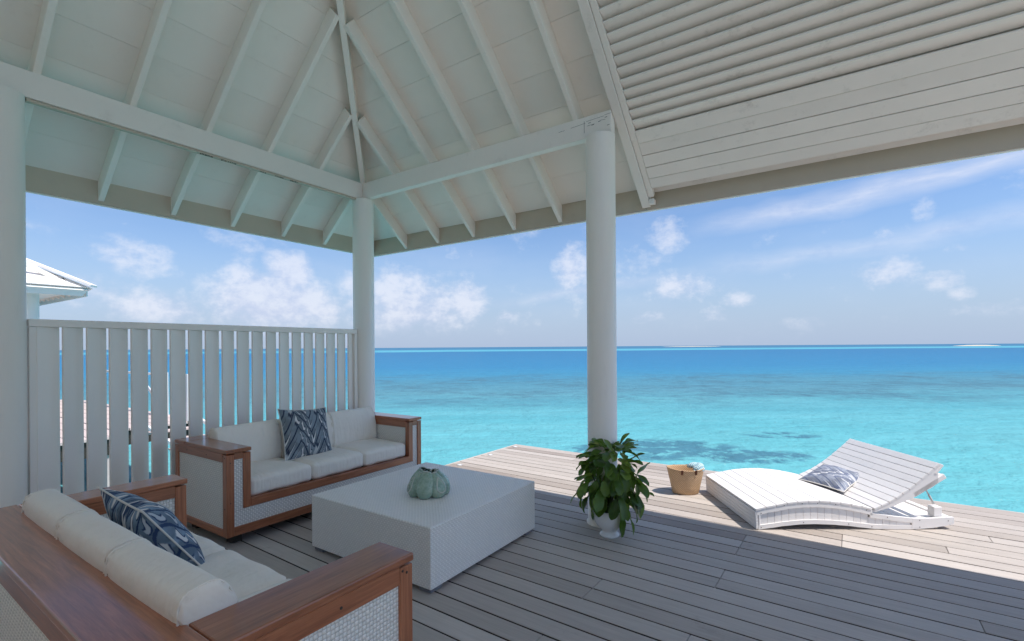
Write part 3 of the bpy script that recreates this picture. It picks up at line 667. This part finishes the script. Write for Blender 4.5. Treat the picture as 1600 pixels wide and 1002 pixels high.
# ================================================================== SOFAS
def build_sofa(label, loc, rz):
    L, D, H, Z0 = 2.04, .86, .742, .085
    t = thing('sofa', label, 'sofa', loc, (0, 0, rz), 'matching teak and white rattan sofas'); W = M['teak']; wk = M['wicker']
    hl = L / 2; aw = .182
    # feet set back under the frame
    for fx in (-hl + .12, hl - .12):
        for fy in (.14, D - .14): box('foot', fx - .04, fx + .04, fy - .04, fy + .04, .0, Z0 + .01, M['dark'], t)
    for s in (-1, 1):
        xo, xi = s * hl, s * (hl - aw); a, b = min(xo, xi), max(xo, xi)
        # posts of the arm front: outer post, inner post that turns into the seat rail
        o0, o1 = sorted((xo, xo - s * .056)); i0, i1 = sorted((xi, xi + s * .058))
        box('post', o0, o1, 0, .062, Z0, H - .038, W, t); box('post', i0, i1, .002, .060, .278, H - .038, W, t)
        box('post', o0, o1, D - .06, D, Z0, H - .038, W, t)
        o = box('arm_top', a - .003, b + .003, -.004, D - .19, H - .030, H, W, t, .006, 2)
        o.rotation_euler = (0, 0, 0)
        box('arm_rail', *sorted((xo, xo - s * .03)), .062, D - .06, H - .098, H - .0305, W, t)
        box('arm_rail', *sorted((xi, xi + s * .03)), .060, D - .20, H - .098, H - .0305, W, t)
        box('arm_rail', o1 if s < 0 else i1, i0 if s < 0 else o0, .003, .05, H - .080, H - .0305, W, t)
        box('lower_rail', *sorted((xo, xo - s * .03)), .062, D - .06, Z0, Z0 + .055, W, t)
        # woven panels: outside, inside and the narrow strip on the front
        box('woven_panel', *sorted((xo - s * .010, xo - s * .022)), .060, D - .058, Z0 + .05, H - .095, wk, t, 0, 1, True)
        box('woven_panel', *sorted((xi + s * .010, xi + s * .022)), .055, D - .2, .30, H - .095, wk, t, 0, 1, True)
        st0, st1 = (o1, i0) if s < 0 else (i1, o0)
        box('woven_panel', st0 - .004, st1 + .004, .012, .026, .27, H - .078, M['wicker'], t, 0, 1, True)
    # seat rail, apron, bottom rail
    box('seat_rail', -hl + aw - .002, hl - aw + .002, .0, .058, .278, .342, W, t); box('bottom_rail', -hl + .0565, hl - .0565, .002, .058, Z0, Z0 + .066, W, t)
    box('woven_panel', -hl + .05, hl - .05, .012, .026, Z0 + .06, .2765, wk, t, 0, 1, True)
    box('seat_base', -hl + .03, hl - .03, .06, D - .03, .30, .335, M['dark'], t)
    # back: wide top plank, frame and woven outer panel
    box('back_top', -hl - .003, hl + .003, D - .188, D + .004, H - .030, H, W, t, .006, 2)
    box('back_rail', -hl + .0565, hl - .0565, D - .028, D, H - .100, H - .0305, W, t); box('back_rail', -hl + .0565, hl - .0565, D - .028, D, Z0, Z0 + .06, W, t)
    box('woven_panel', -hl + .05, hl - .05, D - .022, D - .010, Z0 + .05, H - .095, wk, t, 0, 1, True)
    box('woven_panel', -hl + aw - .01, hl - aw + .01, D - .185, D - .175, .30, H - .032, wk, t, 0, 1, True)
    # cushions
    iw = (L - 2 * aw) / 3
    sc = cushion_me('seat_cushion', iw - .004, .63, .150, .036, .014); bc = bolster_me('back_cushion', iw - .002, .145, .365)
    for k in (-1, 0, 1):
        c = link('seat_cushion', sc, M['fabric'], t, (k * iw, .350, .412), (R(random.uniform(-.6, .6)), R(random.uniform(-.5, .5)), R(random.uniform(-.4, .4))))
        c = link('back_cushion', bc, M['fabric'], t, (k * iw, D - .252, .648), (R(-9 + random.uniform(-1., 1.)), R(random.uniform(-.6, .6)), R(random.uniform(-.8, .8))))
        for sx in (-1, 1):
            tube('seam', [(sx * (iw / 2 - .013), y_, z_) for (y_, z_) in bolster_prof(.145, .365)] + [(sx * (iw / 2 - .013), *bolster_prof(.145, .365)[0])], .0035, M['fabric'], c, 6, False)
    # screw heads
    for (x_, z_) in ((hl - .028, H - .075), (hl - .028, .36), (-hl + .028, H - .10), (-hl + .028, .34)):
        link('screw', lathe_me('screw', [(0, .0012), (.0045, .0012), (.0045, -.002)], 10), M['screw'], t, (x_, -.0004, z_), (R(90), 0, 0))
    for s in (-1, 1):
        for (y_, z_) in ((.03, H - .062), (.31, H - .066), (D - .22, H - .064), (.03, .30), (.05, H - .05)):
            link('screw', lathe_me('screw', [(0, .0012), (.005, .0012), (.005, -.002)], 10), M['screw'], t, (s * (hl + .0004), y_, z_), (0, R(90 * s), 0))
    return t
build_sofa('teak and white rattan sofa standing along the slatted screen', (-3.785, 2.795, 0), R(90.5))
build_sofa('teak and white rattan sofa in the left foreground, seen over its back', (-2.33, 1.268, 0), R(180))

pillow('throw_pillow', .49, .15, M['ikat'], 'navy and slate patterned pillow upright on the sofa by the screen', ('pillow', 'patterned throw pillows'), (-4.20, 2.70, .695), Euler((R(68), R(4), R(88))), seed=3)
pillow('throw_pillow', .48, .19, M['ikat_blue'], 'bright blue patterned pillow with cream piping on the foreground sofa', ('pillow', 'patterned throw pillows'), (-2.66, .93, .645), Euler((R(54), R(-4), R(182))), seed=5)

# ================================================================== COFFEE TABLE AND VASE
tb = thing('coffee_table', 'large square white woven coffee table between the sofas', 'table', (-2.652, 2.735, 0))
o = box('woven_body', -.605, .605, -.605, .605, .028, .41, M['wicker_fine'], tb, .008, 3, True)
for sx in (-1, 1):
    for sy in (-1, 1): box('foot', sx * .54 - .05, sx * .54 + .05, sy * .54 - .05, sy * .54 + .05, 0, .0285, M['rubber'], tb)

vs = thing('vase', 'green celadon vase shaped like a cluster of petals on the coffee table', 'vase', (-2.53, 2.62, .41), (0, 0, R(-12)))
def petal_me(w, d, h, seed):
    rg = random.Random(seed); v = []; f = []; n, mm = 20, 16
    for i in range(mm + 1):
        t = i / mm; z = h * t; prof = math.sin(math.pi * min(1, .10 + .90 * t) ** .85) ** .62 if t < 1 else 0
        prof = (max(0, math.sin(math.pi * (.12 + .80 * t)))) ** .6
        lean = -.062 * t ** 1.6
        for j in range(n):
            th = 2 * math.pi * j / n; c, s = math.cos(th), math.sin(th)
            crease = 1 - .18 * max(0, c) ** 8 * t
            v.append((d * prof * c * crease + lean, w * prof * s * (1 + .08 * math.sin(3 * t + seed)), z + .010 * c * t))
    for i in range(mm):
        for j in range(n): f.append((i * n + j, i * n + (j + 1) % n, (i + 1) * n + (j + 1) % n, (i + 1) * n + j))
    f.append(tuple(range(n))[::-1])
    return pydata('petal', v, f, True)
NP = 7
for k in range(NP):
    th = 2 * math.pi * k / NP + random.uniform(-.06, .06); hh = .168 + random.uniform(-.012, .014)
    p = link('petal', petal_me(.070, .066, hh, k), M['glaze'], vs, (.108 * math.cos(th), .108 * math.sin(th), .002), (0, 0, th))
    # pale unglazed lip running over the petal's crest
    pts = []
    for i in range(15):
        a_ = math.pi * (-.62 + 1.24 * i / 14); pr = max(0, math.sin(math.pi * .92)) ** .6
        pts.append((.062 * pr * math.cos(a_) * .98 - .062, .066 * pr * math.sin(a_) * 1.0, hh + .010 * math.cos(a_) + .001))
    tube('lip', pts, .0045, M['glaze_lip'], p, 6)
    if k in (0, 3, 5):
        # pear-shaped opening with a raised rim on the petal's flank
        ring = []; dish = []
        for i in range(25):
            a_ = 2 * math.pi * i / 24; yy = .034 * math.sin(a_) * (1 - .35 * math.cos(a_)); t_ = .55 + .30 * math.cos(a_)
            pf = max(0, math.sin(math.pi * (.12 + .80 * t_))) ** .6; xx = .062 * pf * math.sqrt(max(0, 1 - (yy / (.066 * pf)) ** 2)) - .062 * t_ ** 1.6
            ring.append((xx + .003, yy, hh * t_)); dish.append((xx + .0015, yy, hh * t_))
        tube('rim', ring, .0055, M['glaze_lip'], p, 6, False)
        c_ = sum((Vector(q) for q in dish[:-1]), Vector()) / 24; c_.x -= .004
        link('dish', pydata('dish', [c_] + [Vector(q) for q in dish[:-1]], [(0, 1 + i, 1 + (i + 1) % 24) for i in range(24)], True), M['glaze'], p)
link('core', lathe_me('core', [(.0, .004), (.085, .004), (.105, .05), (.09, .11), (.062, .13), (.058, .10), (.0, .06)], 32), M['glaze'], vs)

# ================================================================== POTTED PLANT
pl = thing('potted_plant', 'leafy dark green plant in a white footed pot before the column', 'plant', (-1.515, 3.60, 0))
link('pot', lathe_me('pot', [(0, 0), (.076, 0), (.079, .008), (.076, .018), (.064, .028), (.060, .040), (.070, .054), (.098, .082), (.118, .115), (.128, .150), (.130, .185), (.134, .205), (.138, .210), (.137, .218), (.126, .216), (.118, .19), (.10, .18), (0, .18)], 40), M['pot'], pl)
link('soil', lathe_me('soil', [(0, .187), (.06, .186), (.104, .183)], 24), M['soil'], pl)
def leaf_me(seed, L=.168, W=.088):
    rg = random.Random(seed); n, mm = 10, 6; v = []; f = []; uv = []; bend = rg.uniform(.25, .9); cup = rg.uniform(.1, .35); wv = rg.uniform(0, 6)
    for i in range(n + 1):
        t = i / n; w = W / 2 * (math.sin(math.pi * (t * .93 + .04)) ** .62) * (.80 + .36 * t) * (1 - .16 * math.exp(-((t - .36) / .13) ** 2))
        if t == 1: w = .006
        ang_ = bend * t; x = L * (math.sin(ang_) / bend if bend > .01 else t); z = -L * (1 - math.cos(ang_)) / bend
        for j in range(mm + 1):
            s = -1 + 2 * j / mm
            v.append((x, s * w, z + cup * abs(s) ** 1.6 * w + .006 * math.sin(9 * t + wv + 2 * s) * abs(s))); uv.append((s, t))
    for i in range(n):
        for j in range(mm): k = i * (mm + 1) + j; f.append((k, k + mm + 1, k + mm + 2, k + 1))
    return pydata('leaf', v, f, True, uv)
leaves = [leaf_me(i) for i in range(6)]
rg = random.Random(21)
def leaf(p, az_, pitch, sc, roll=0.):
    o = link('leaf', leaves[rg.randrange(6)], M['leaf'], pl, p, Euler((roll, pitch, az_)), (sc, sc * rg.uniform(.9, 1.15), sc)); return o
stems = []
for k in range(11):
    a_ = 2 * math.pi * k / 11 + rg.uniform(-.2, .2); top = rg.uniform(.34, .60); rad = rg.uniform(.04, .15)
    pts = [Vector((.03 * math.cos(a_), .03 * math.sin(a_), .185))]
    for i in range(1, 6):
        t = i / 5; pts.append(Vector(((.03 + rad * t ** 1.4) * math.cos(a_ + .3 * t), (.03 + rad * t ** 1.4) * math.sin(a_ + .3 * t), .185 + (top - .185) * t)))
    tube('stem', pts, .006, M['stem'], pl, 6, True, [.007 - .0007 * i for i in range(6)]); stems.append(pts)
n = 0
while n < 152:
    h = rg.uniform(.25, .72); t = (h - .25) / .47
    rmax = (.215 * math.sin(math.pi * min(1, .22 + .62 * t)) ** .8) * (1.0 - .36 * max(0, t - .45))
    r_ = rmax * math.sqrt(rg.uniform(.12, 1.)); a_ = rg.uniform(0, 2 * math.pi)
    p = (r_ * math.cos(a_) + .012, r_ * math.sin(a_), h)
    pitch = R(rg.uniform(30, 85)) - R(78) * max(0, t - .50) * 1.9 - R(12) * rg.random()
    leaf(p, a_ + rg.uniform(-.7, .7), pitch, rg.uniform(.68, 1.05), rg.uniform(-.5, .5)); n += 1
# the leaves that stand out of the outline: tall tips, the low ones left and right
rx, ry = RT.x, RT.y; raz = math.atan2(ry, rx)
def side(u, d, z): return (rx * u + FW.x * d, ry * u + FW.y * d, z)
for (u, d, z, az_, pit, sc) in [(.075, .0, .66, raz, -78, 1.05), (.12, .02, .64, raz + .4, -62, .85), (.15, -.02, .58, raz - .3, -50, .9), (.03, -.03, .62, raz + 2.4, -70, .95), (-.10, -.04, .52, raz + 2.9, -45, .85),
                                (-.20, -.05, .42, raz + math.pi, 72, 1.15), (-.17, -.03, .45, raz + 3.4, -30, .75), (-.15, .0, .47, raz + 2.7, -58, .7), (-.21, .03, .36, raz + 3.0, 40, .9),
                                (.19, -.06, .42, raz - .2, 35, 1.05), (.16, -.10, .34, raz - .5, 48, 1.15), (.11, -.12, .24, raz - .4, 66, 1.15), (.06, -.13, .22, raz - .9, 74, 1.1), (.22, .02, .46, raz + .2, -52, .95), (.24, .05, .36, raz + .1, 18, .9), (.14, -.1, .30, raz - .1, 52, 1.1)]:
    leaf(side(u, d, z), az_, R(pit), sc, rg.uniform(-.3, .3))
for (p0, p1) in ((side(-.03, -.02, .22), side(-.20, -.05, .42)), (side(.03, -.03, .22), side(.19, -.06, .42)), (side(.02, 0, .25), side(.22, .02, .46))):
    m_ = (Vector(p0) + Vector(p1)) / 2 + Vector((0, 0, .02)); tube('stem', [p0, m_, p1], .004, M['stem'], pl, 6)

# ================================================================== BASKET AND TOWEL
bk = thing('beach_basket', 'woven straw beach basket with brown leather tabs beside the lounger', 'basket', (-1.30, 5.06, 0), (0, 0, YAW))
def oval(name, rings, m, parent, n=56):
    v = []; f = []; uv = []
    for (a_, b_, z, sag) in rings:
        for j in range(n):
            th = 2 * math.pi * j / n; v.append((a_ * math.cos(th), b_ * math.sin(th), z + sag * math.cos(2 * th))); uv.append((j / n, z / .27))
    for i in range(len(rings) - 1):
        for j in range(n): f.append((i * n + j, i * n + (j + 1) % n, (i + 1) * n + (j + 1) % n, (i + 1) * n + j))
    return link(name, pydata(name, v, f, True, uv), m, parent)
oval('basket_body', [(.0, .0, .003, 0), (.125, .085, .003, 0), (.134, .092, .012, 0), (.145, .10, .07, 0), (.158, .112, .13, 0), (.172, .122, .19, .002), (.186, .13, .252, .006), (.191, .134, .258, .006), (.184, .128, .262, .006), (.178, .124, .25, .006), (.150, .104, .13, 0), (.122, .083, .012, 0), (0, 0, .012, 0)], M['straw'], bk)
for x_ in (-.075, .062):
    yy = -.126 * math.sqrt(1 - (x_ / .186) ** 2) - .006
    link('leather_tab', box_me('leather_tab', -.011, .011, -.004, .004, -.024, .024, .003, 2), M['leather'], bk, (x_, yy, .235), (R(12), 0, 0))
    link('leather_tab', bpy.data.meshes['leather_tab'], M['leather'], bk, (x_, -yy, .235), (R(-12), 0, 0))
for s in (-1, 1):
    pts = [(-.075 + (.137) * i / 10, s * (.128 + .03 * math.sin(math.pi * i / 10)), .235 - .10 * math.sin(math.pi * i / 10) * (1 if s > 0 else .0) + (.0 if s > 0 else 0.005)) for i in range(11)]
    if s > 0: tube('handle', pts, .007, M['leather'], bk, 8)
tw = thing('towel', 'rolled light blue and white striped towel in the straw basket', 'towel', (-1.195, 5.13, .235), (0, 0, YAW))
rg2 = random.Random(4)
for k, (x_, y_, z_, rz, s) in enumerate(((.0, -.02, .028, .2, 1.), (-.035, .03, .035, -.4, .9), (.03, .035, .045, .6, .8), (-.005, -.05, .012, -.2, .9))):
    v = []; f = []; uv = []; n, mm = 18, 14
    for i in range(mm + 1):
        t = i / mm; r_ = .034 * s * (math.sin(math.pi * (.06 + .88 * t)) ** .35)
        for j in range(n):
            th = 2 * math.pi * j / n; w_ = 1 + .16 * math.sin(3 * th + 4 * t + k) + .08 * math.sin(7 * th)
            v.append(((t - .5) * .13 * s, r_ * w_ * math.cos(th), r_ * w_ * math.sin(th) * .8 + .012 * math.sin(3 * t + k))); uv.append((j / n, t))
    for i in range(mm):
        for j in range(n): f.append((i * n + j, i * n + (j + 1) % n, (i + 1) * n + (j + 1) % n, (i + 1) * n + j))
    f.append(tuple(range(n))[::-1]); f.append(tuple(mm * n + j for j in range(n)))
    link('fold', pydata('fold', v, f, True, uv), M['towel'], tw, (x_, y_, z_), (.1, rg2.uniform(-.4, .3), rz + .4))

# ================================================================== SUN LOUNGER
LA = R(33.3); LW = 1.04
LSX = 1.035
lg = thing('sun_lounger', 'wide curved white slatted sun lounger with raised backrest', 'sun lounger', (-.545, 4.36, 0), (0, 0, LA)); LM = M['lounger']; lg.scale = (LSX, 1, 1)
def interp(P, x):
    for (a_, b_), (c_, d_) in zip(P[:-1], P[1:]):
        if x <= c_: t = (x - a_) / (c_ - a_); t2 = t * t * (3 - 2 * t) * .35 + t * .65; return b_ + (d_ - b_) * t2
    return P[-1][1]
TOP = [(-.028, .170), (.10, .200), (.25, .228), (.36, .238), (.46, .240), (.587, .231), (.687, .218), (.79, .197), (.89, .172)]
BACK = [(.89, .172), (1.008, .228), (1.124, .301), (1.207, .370), (1.307, .455), (1.40, .540)]
BOT = [(0, .002), (.10, .016), (.207, .032), (.335, .044), (.445, .046), (.56, .042), (.687, .032), (.80, .018), (.905, .006), (1.057, .002), (1.214, .003), (1.339, .012), (1.429, .026), (1.521, .046)]
BASE = [(.86, .135), (.957, .121), (1.092, .102), (1.204, .090), (1.339, .090), (1.453, .098), (1.521, .098)]
def slats(P, n, x0, x1, w, th, name, y0=0., y1=LW):
    """boards lying across the lounger, following a curve"""
    # arc length table
    N = 200; pts = [(x0 + (x1 - x0) * i / N, interp(P, x0 + (x1 - x0) * i / N)) for i in range(N + 1)]; acc = [0]
    for a_, b_ in zip(pts[:-1], pts[1:]): acc.append(acc[-1] + math.dist(a_, b_))
    def at(s):
        for i in range(N):
            if acc[i + 1] >= s: t = (s - acc[i]) / (acc[i + 1] - acc[i]); return (pts[i][0] + t * (pts[i + 1][0] - pts[i][0]), pts[i][1] + t * (pts[i + 1][1] - pts[i][1]))
        return pts[-1]
    step = acc[-1] / n; me = box_me(name, -(step - .0045) / 2, (step - .0045) / 2, y0, y1, -th, 0, .0025)
    for k in range(n):
        a_, b_ = at(k * step), at((k + 1) * step); an = math.atan2(b_[1] - a_[1], b_[0] - a_[0])
        link(name, me, LM, lg, ((a_[0] + b_[0]) / 2, 0, (a_[1] + b_[1]) / 2 + random.uniform(-.0008, .0008)), (0, -an, 0))
slats(TOP, 11, -.028, .885, .08, .018, 'seat_slat', -.004, LW + .004)
slats(BACK, 10, .893, 1.40, .06, .018, 'back_slat', -.004, LW + .004)
slats([(.94, .108), (1.1, .084), (1.25, .074), (1.50, .080)], 7, .94, 1.49, .06, .015, 'base_slat', .04, LW - .04)
def ribbon(name, lo, hi, xs, y0, y1):
    """curved side board between two profiles"""
    v = []; f = []
    for x_ in xs:
        l_, h_ = lo(x_), hi(x_); v += [(x_, y0, l_), (x_, y0, h_), (x_, y1, h_), (x_, y1, l_)]
    for i in range(len(xs) - 1):
        for j in range(4): f.append((i * 4 + j, i * 4 + (j + 1) % 4, (i + 1) * 4 + (j + 1) % 4, (i + 1) * 4 + j))
    f.append((3, 2, 1, 0)); k = (len(xs) - 1) * 4; f.append((k, k + 1, k + 2, k + 3))
    return link(name, pydata(name, v, f), LM, lg)
def rng(a_, b_, n): return [a_ + (b_ - a_) * i / n for i in range(n + 1)]
tp = lambda x_: interp(TOP, x_) - .019; bt = lambda x_: interp(BOT, x_); bs = lambda x_: interp(BASE, x_)
bk_ = lambda x_: interp(BACK, x_) - .019
for (ya, yb, y2, y3) in ((0, .022, .010, .020), (LW - .022, LW, LW - .020, LW - .010)):
    ribbon('top_rail', lambda x_: tp(x_) - .038, tp, rng(-.018, .885, 70), ya, yb)
    ribbon('bottom_rail', bt, lambda x_: bt(x_) + .034, rng(0, 1.19, 80), ya, yb)
    ribbon('base_rail', lambda x_: bs(x_) - .036, bs, rng(.868, 1.19, 16), ya, yb)
    ribbon('base_rail', bt, bs, rng(1.192, 1.515, 14), ya, yb)
    # upright planks filling the side between the rails
    xk = .018
    while xk < 1.18:
        w_ = .0535; xe = min(xk + w_, 1.185)
        hi = (lambda x_: tp(x_) - .0385) if xe < .87 else (lambda x_: bs(x_) - .0365)
        if hi(xe) - bt(xe) > .045: ribbon('side_plank', lambda x_: bt(x_) + .0345, hi, [xk, xe], y2, y3)
        xk += w_ + .0025
    # side cheek of the backrest
    ribbon('back_cheek', lambda x_: interp([(.90, .142), (1.0, .172), (1.173, .243), (1.32, .325), (1.425, .395)], x_), bk_, rng(.90, 1.395, 40), ya, yb)
box('top_cap', 1.392, 1.412, -.004, LW + .004, .44, .533, LM, lg).rotation_euler = (0, R(38), 0)
bar('back_batten', (1.22, .012, .262), (1.462, .012, .415), .024, .04, LM, lg, (-.5, 0, .85)); bar('back_batten', (1.22, LW - .012, .262), (1.462, LW - .012, .415), .024, .04, LM, lg, (-.5, 0, .85))
bar('cross_batten', (1.44, .03, .408), (1.44, LW - .03, .408), .04, .03, LM, lg)
# foot end of five lying boards
for k in range(5):
    z0_ = .006 + k * .0292; box('end_board', -.020 - .0016 * k, -.002 - .0016 * k, .0, LW, z0_, z0_ + .0272, LM, lg, .002)
box('corner_post', 0.0, .016, .0005, .030, .004, .146, LM, lg)
box('rest_block', 1.385, 1.448, .030, .095, .090, .172, LM, lg); box('rest_block', 1.385, 1.448, LW - .095, LW - .03, .090, .172, LM, lg)
box('rear_beam', 1.47, 1.515, .024, LW - .024, .045, .094, LM, lg)
tube('gas_strut', [(1.415, .068, .185), (1.375, .068, .262)], .008, M['metal'], lg, 10); tube('gas_strut', [(1.375, .068, .262), (1.335, .068, .338)], .005, M['metal'], lg, 10)
tube('gas_strut', [(1.415, LW - .068, .185), (1.335, LW - .068, .338)], .007, M['metal'], lg, 10)
for (x_, z_) in ((.02, .135), (.20, .198), (.34, .212), (.46, .214), (.60, .204), (.84, .158), (.02, .018), (.35, .06), (.70, .046), (.88, .024), (1.0, .10), (1.25, .075), (1.25, .02), (1.47, .07)):
    link('screw', lathe_me('lounger_screw', [(0, .001), (.0035, .001), (.0035, -.002)], 8), M['screw'], lg, (x_, -.0005, z_), (R(90), 0, 0))
lp = Vector((-.545, 4.36, 0)) + Matrix.Rotation(LA, 3, 'Z') @ Vector((.985, .60, .262))
pillow('throw_pillow', .40, .13, M['ikat_pale'], 'pale blue and white patterned pillow lying on the sun lounger', ('pillow', 'patterned throw pillows'), lp, Euler((R(3), R(-14), LA + R(28))), seed=9)

# ================================================================== NEIGHBOURING VILLA AND ITS JETTY
nv = thing('neighbour_villa', 'neighbouring overwater villa with white shingled hip roof behind the screen', 'villa', (-13.62, 3.56, 0))
# local axes: the eave corner nearest the sea is the origin; roof climbs towards -x and -y
NT = .62; NE = 2.80; NS = 6.5
link('roof_deck', pydata('roof_deck', [(.02, .02, NE), (.02, -2 * NS, NE), (-NS, -NS, NE + NT * NS), (-2 * NS, .02, NE), (-2 * NS, -2 * NS, NE)], [(0, 2, 1), (0, 3, 2), (1, 2, 4), (3, 4, 2), (0, 1, 4, 3)]), M['shingle'], nv)
nrm = Vector((NT, 0, 1)).normalized(); sl_ = math.sqrt(1 + NT * NT)
cs = .20; k = 0
while k * cs < 4.4:
    x0_ = -k * cs / sl_ * 1.0; x1_ = -(k + 1) * cs / sl_ - .02
    yy = -(-x0_) - .02 - (.11 if k % 2 else 0); yy = x0_ - .02
    first = True
    while yy > -4.6:
        w_ = (.14 if (k % 2 and first) else .30) * random.uniform(.9, 1.1); y2_ = yy - w_ + .004
        za, zb = NE + .055 - x0_ * NT + .018, NE + .055 - x1_ * NT + .006
        yt = min(yy, x1_ - .02)
        v = [(x0_, yy, za), (x0_, y2_, za), (x1_, y2_, zb), (x1_, min(yt, y2_ + .5) if yt > y2_ else y2_ + .01, zb)]
        v = [Vector(p) for p in v]; c_ = sum(v, Vector()) / 4; vv = [p - c_ for p in v] + [p - c_ - nrm * .02 for p in v]
        link('shingle', pydata('shingle', vv, [(0, 3, 2, 1), (4, 5, 6, 7), (0, 1, 5, 4), (1, 2, 6, 5), (2, 3, 7, 6), (3, 0, 4, 7)]), M['shingle'], nv, c_); yy -= w_; first = False
    k += 1
bar('hip_cap', (.06, .06, NE + .075), (-3.2, -3.2, NE + .085 + NT * 3.2), .22, .05, M['shingle'], nv, (NT, NT, 2))
link('sea_side_covering', pydata('sea_side_covering', [(.03, .05, NE + .05), (-NS, -NS + .05, NE + NT * NS + .05), (-2 * NS, .05, NE + .05), (.03, .05, NE + .03), (-NS, -NS + .05, NE + NT * NS + .03), (-2 * NS, .05, NE + .03)], [(0, 2, 1), (3, 4, 5), (0, 1, 4, 3), (0, 3, 5, 2)]), M['shingle'], nv)
FAS = paint('villa_fascia', (.62, .70, .70), .03, .5); M['nfascia'] = FAS
link('fascia', pydata('fascia', [(.0, .0, NE + .03), (.0, -9, NE + .03), (-.06, -9, NE - .125), (-.06, -.10, NE - .125), (-.03, .0, NE + .03), (-.03, -9, NE + .03), (-.09, -9, NE - .125), (-.09, -.10, NE - .125)], [(3, 2, 1, 0), (4, 5, 6, 7), (0, 1, 5, 4), (2, 3, 7, 6), (0, 4, 7, 3), (1, 2, 6, 5)]), FAS, nv)
box('fascia', -8.0, -.09, -.03, .0, NE - .125, NE + .028, FAS, nv)
for i in range(12):
    bar('soffit_rafter', (-.35 - .42 * i, -.04, NE - .06), (-.35 - .42 * i, -1.2, NE + .60), .06, .10, M['ceil'], nv)
for (x_, y_) in ((-.78, -.77), (-.78, -4.2), (-4.0, -.9)): link('post', lathe_me('villa_post', [(.13, -.02), (.13, 2.95)], 24), M['nfascia'], nv, (x_, y_, 0))
box('villa_wall_panel', -7.5, -1.6, -7.5, -4.6, 0, 3.2, M['lounger'], nv)
box('villa_wall_panel', -1.75, -1.6, -4.55, -2.9, 0, 1.15, M['lounger'], nv)

jt = thing('neighbour_jetty', 'sunlit timber deck of the neighbouring villa seen through the screen', 'jetty', (-14.5, 0, 0))
def jetty_part(x0, x1, y0, y1, nm):
    yb = y0
    while yb < y1 - .01:
        box('deck_plank', x0, x1, yb, min(yb + .235, y1), -.045 + random.uniform(0, .004), 0, M['farwood'], jt, 0); yb += .25
    box('edge_beam', x0 + .05, x1 - .05, y0 + .05, y1 - .05, -.32, -.047, M['dark'], jt, 0)
jetty_part(-5.0, 4.1, -4.0, 3.25, 'a'); jetty_part(-5.0, 3.3, 3.27, 4.75, 'b')
for (x_, y_) in ((3.9, -3.0), (3.9, 0.), (3.9, 3.0), (3.0, 4.5), (-1, 4.5), (-4, 4.5)):
    link('pile', lathe_me('jetty_pile', [(.12, -2.), (.12, -.3)], 14), M['farwood'], jt, (x_, y_, 0))
for (x_, y_) in ((3.25, 4.55), (1.9, 4.62), (.3, 4.62), (-1.3, 4.62), (-3, 4.62)): box('rail_post', x_ - .045, x_ + .045, y_ - .045, y_ + .045, 0, .98, M['white'], jt)
box('handrail', -3.0, 1.9, 4.60, 4.66, .90, .95, M['white'], jt); bar('brace', (1.86, 4.63, .08), (.34, 4.63, .86), .045, .045, M['white'], jt)
bar('stair_rail', (3.4, 4.55, .12), (5.0, 5.3, -.85), .05, .06, M['white'], jt); bar('stair_rail', (3.4, 3.6, .12), (5.0, 4.3, -.85), .05, .06, M['white'], jt)
for i in range(6): bar('stair_tread', (3.55 + .24 * i, 3.7 + .11 * i, -.12 - .15 * i), (3.55 + .24 * i, 4.5 + .11 * i, -.12 - .15 * i), .22, .035, M['farwood'], jt)
print('deck boards', nb, 'objects', len(bpy.data.objects))
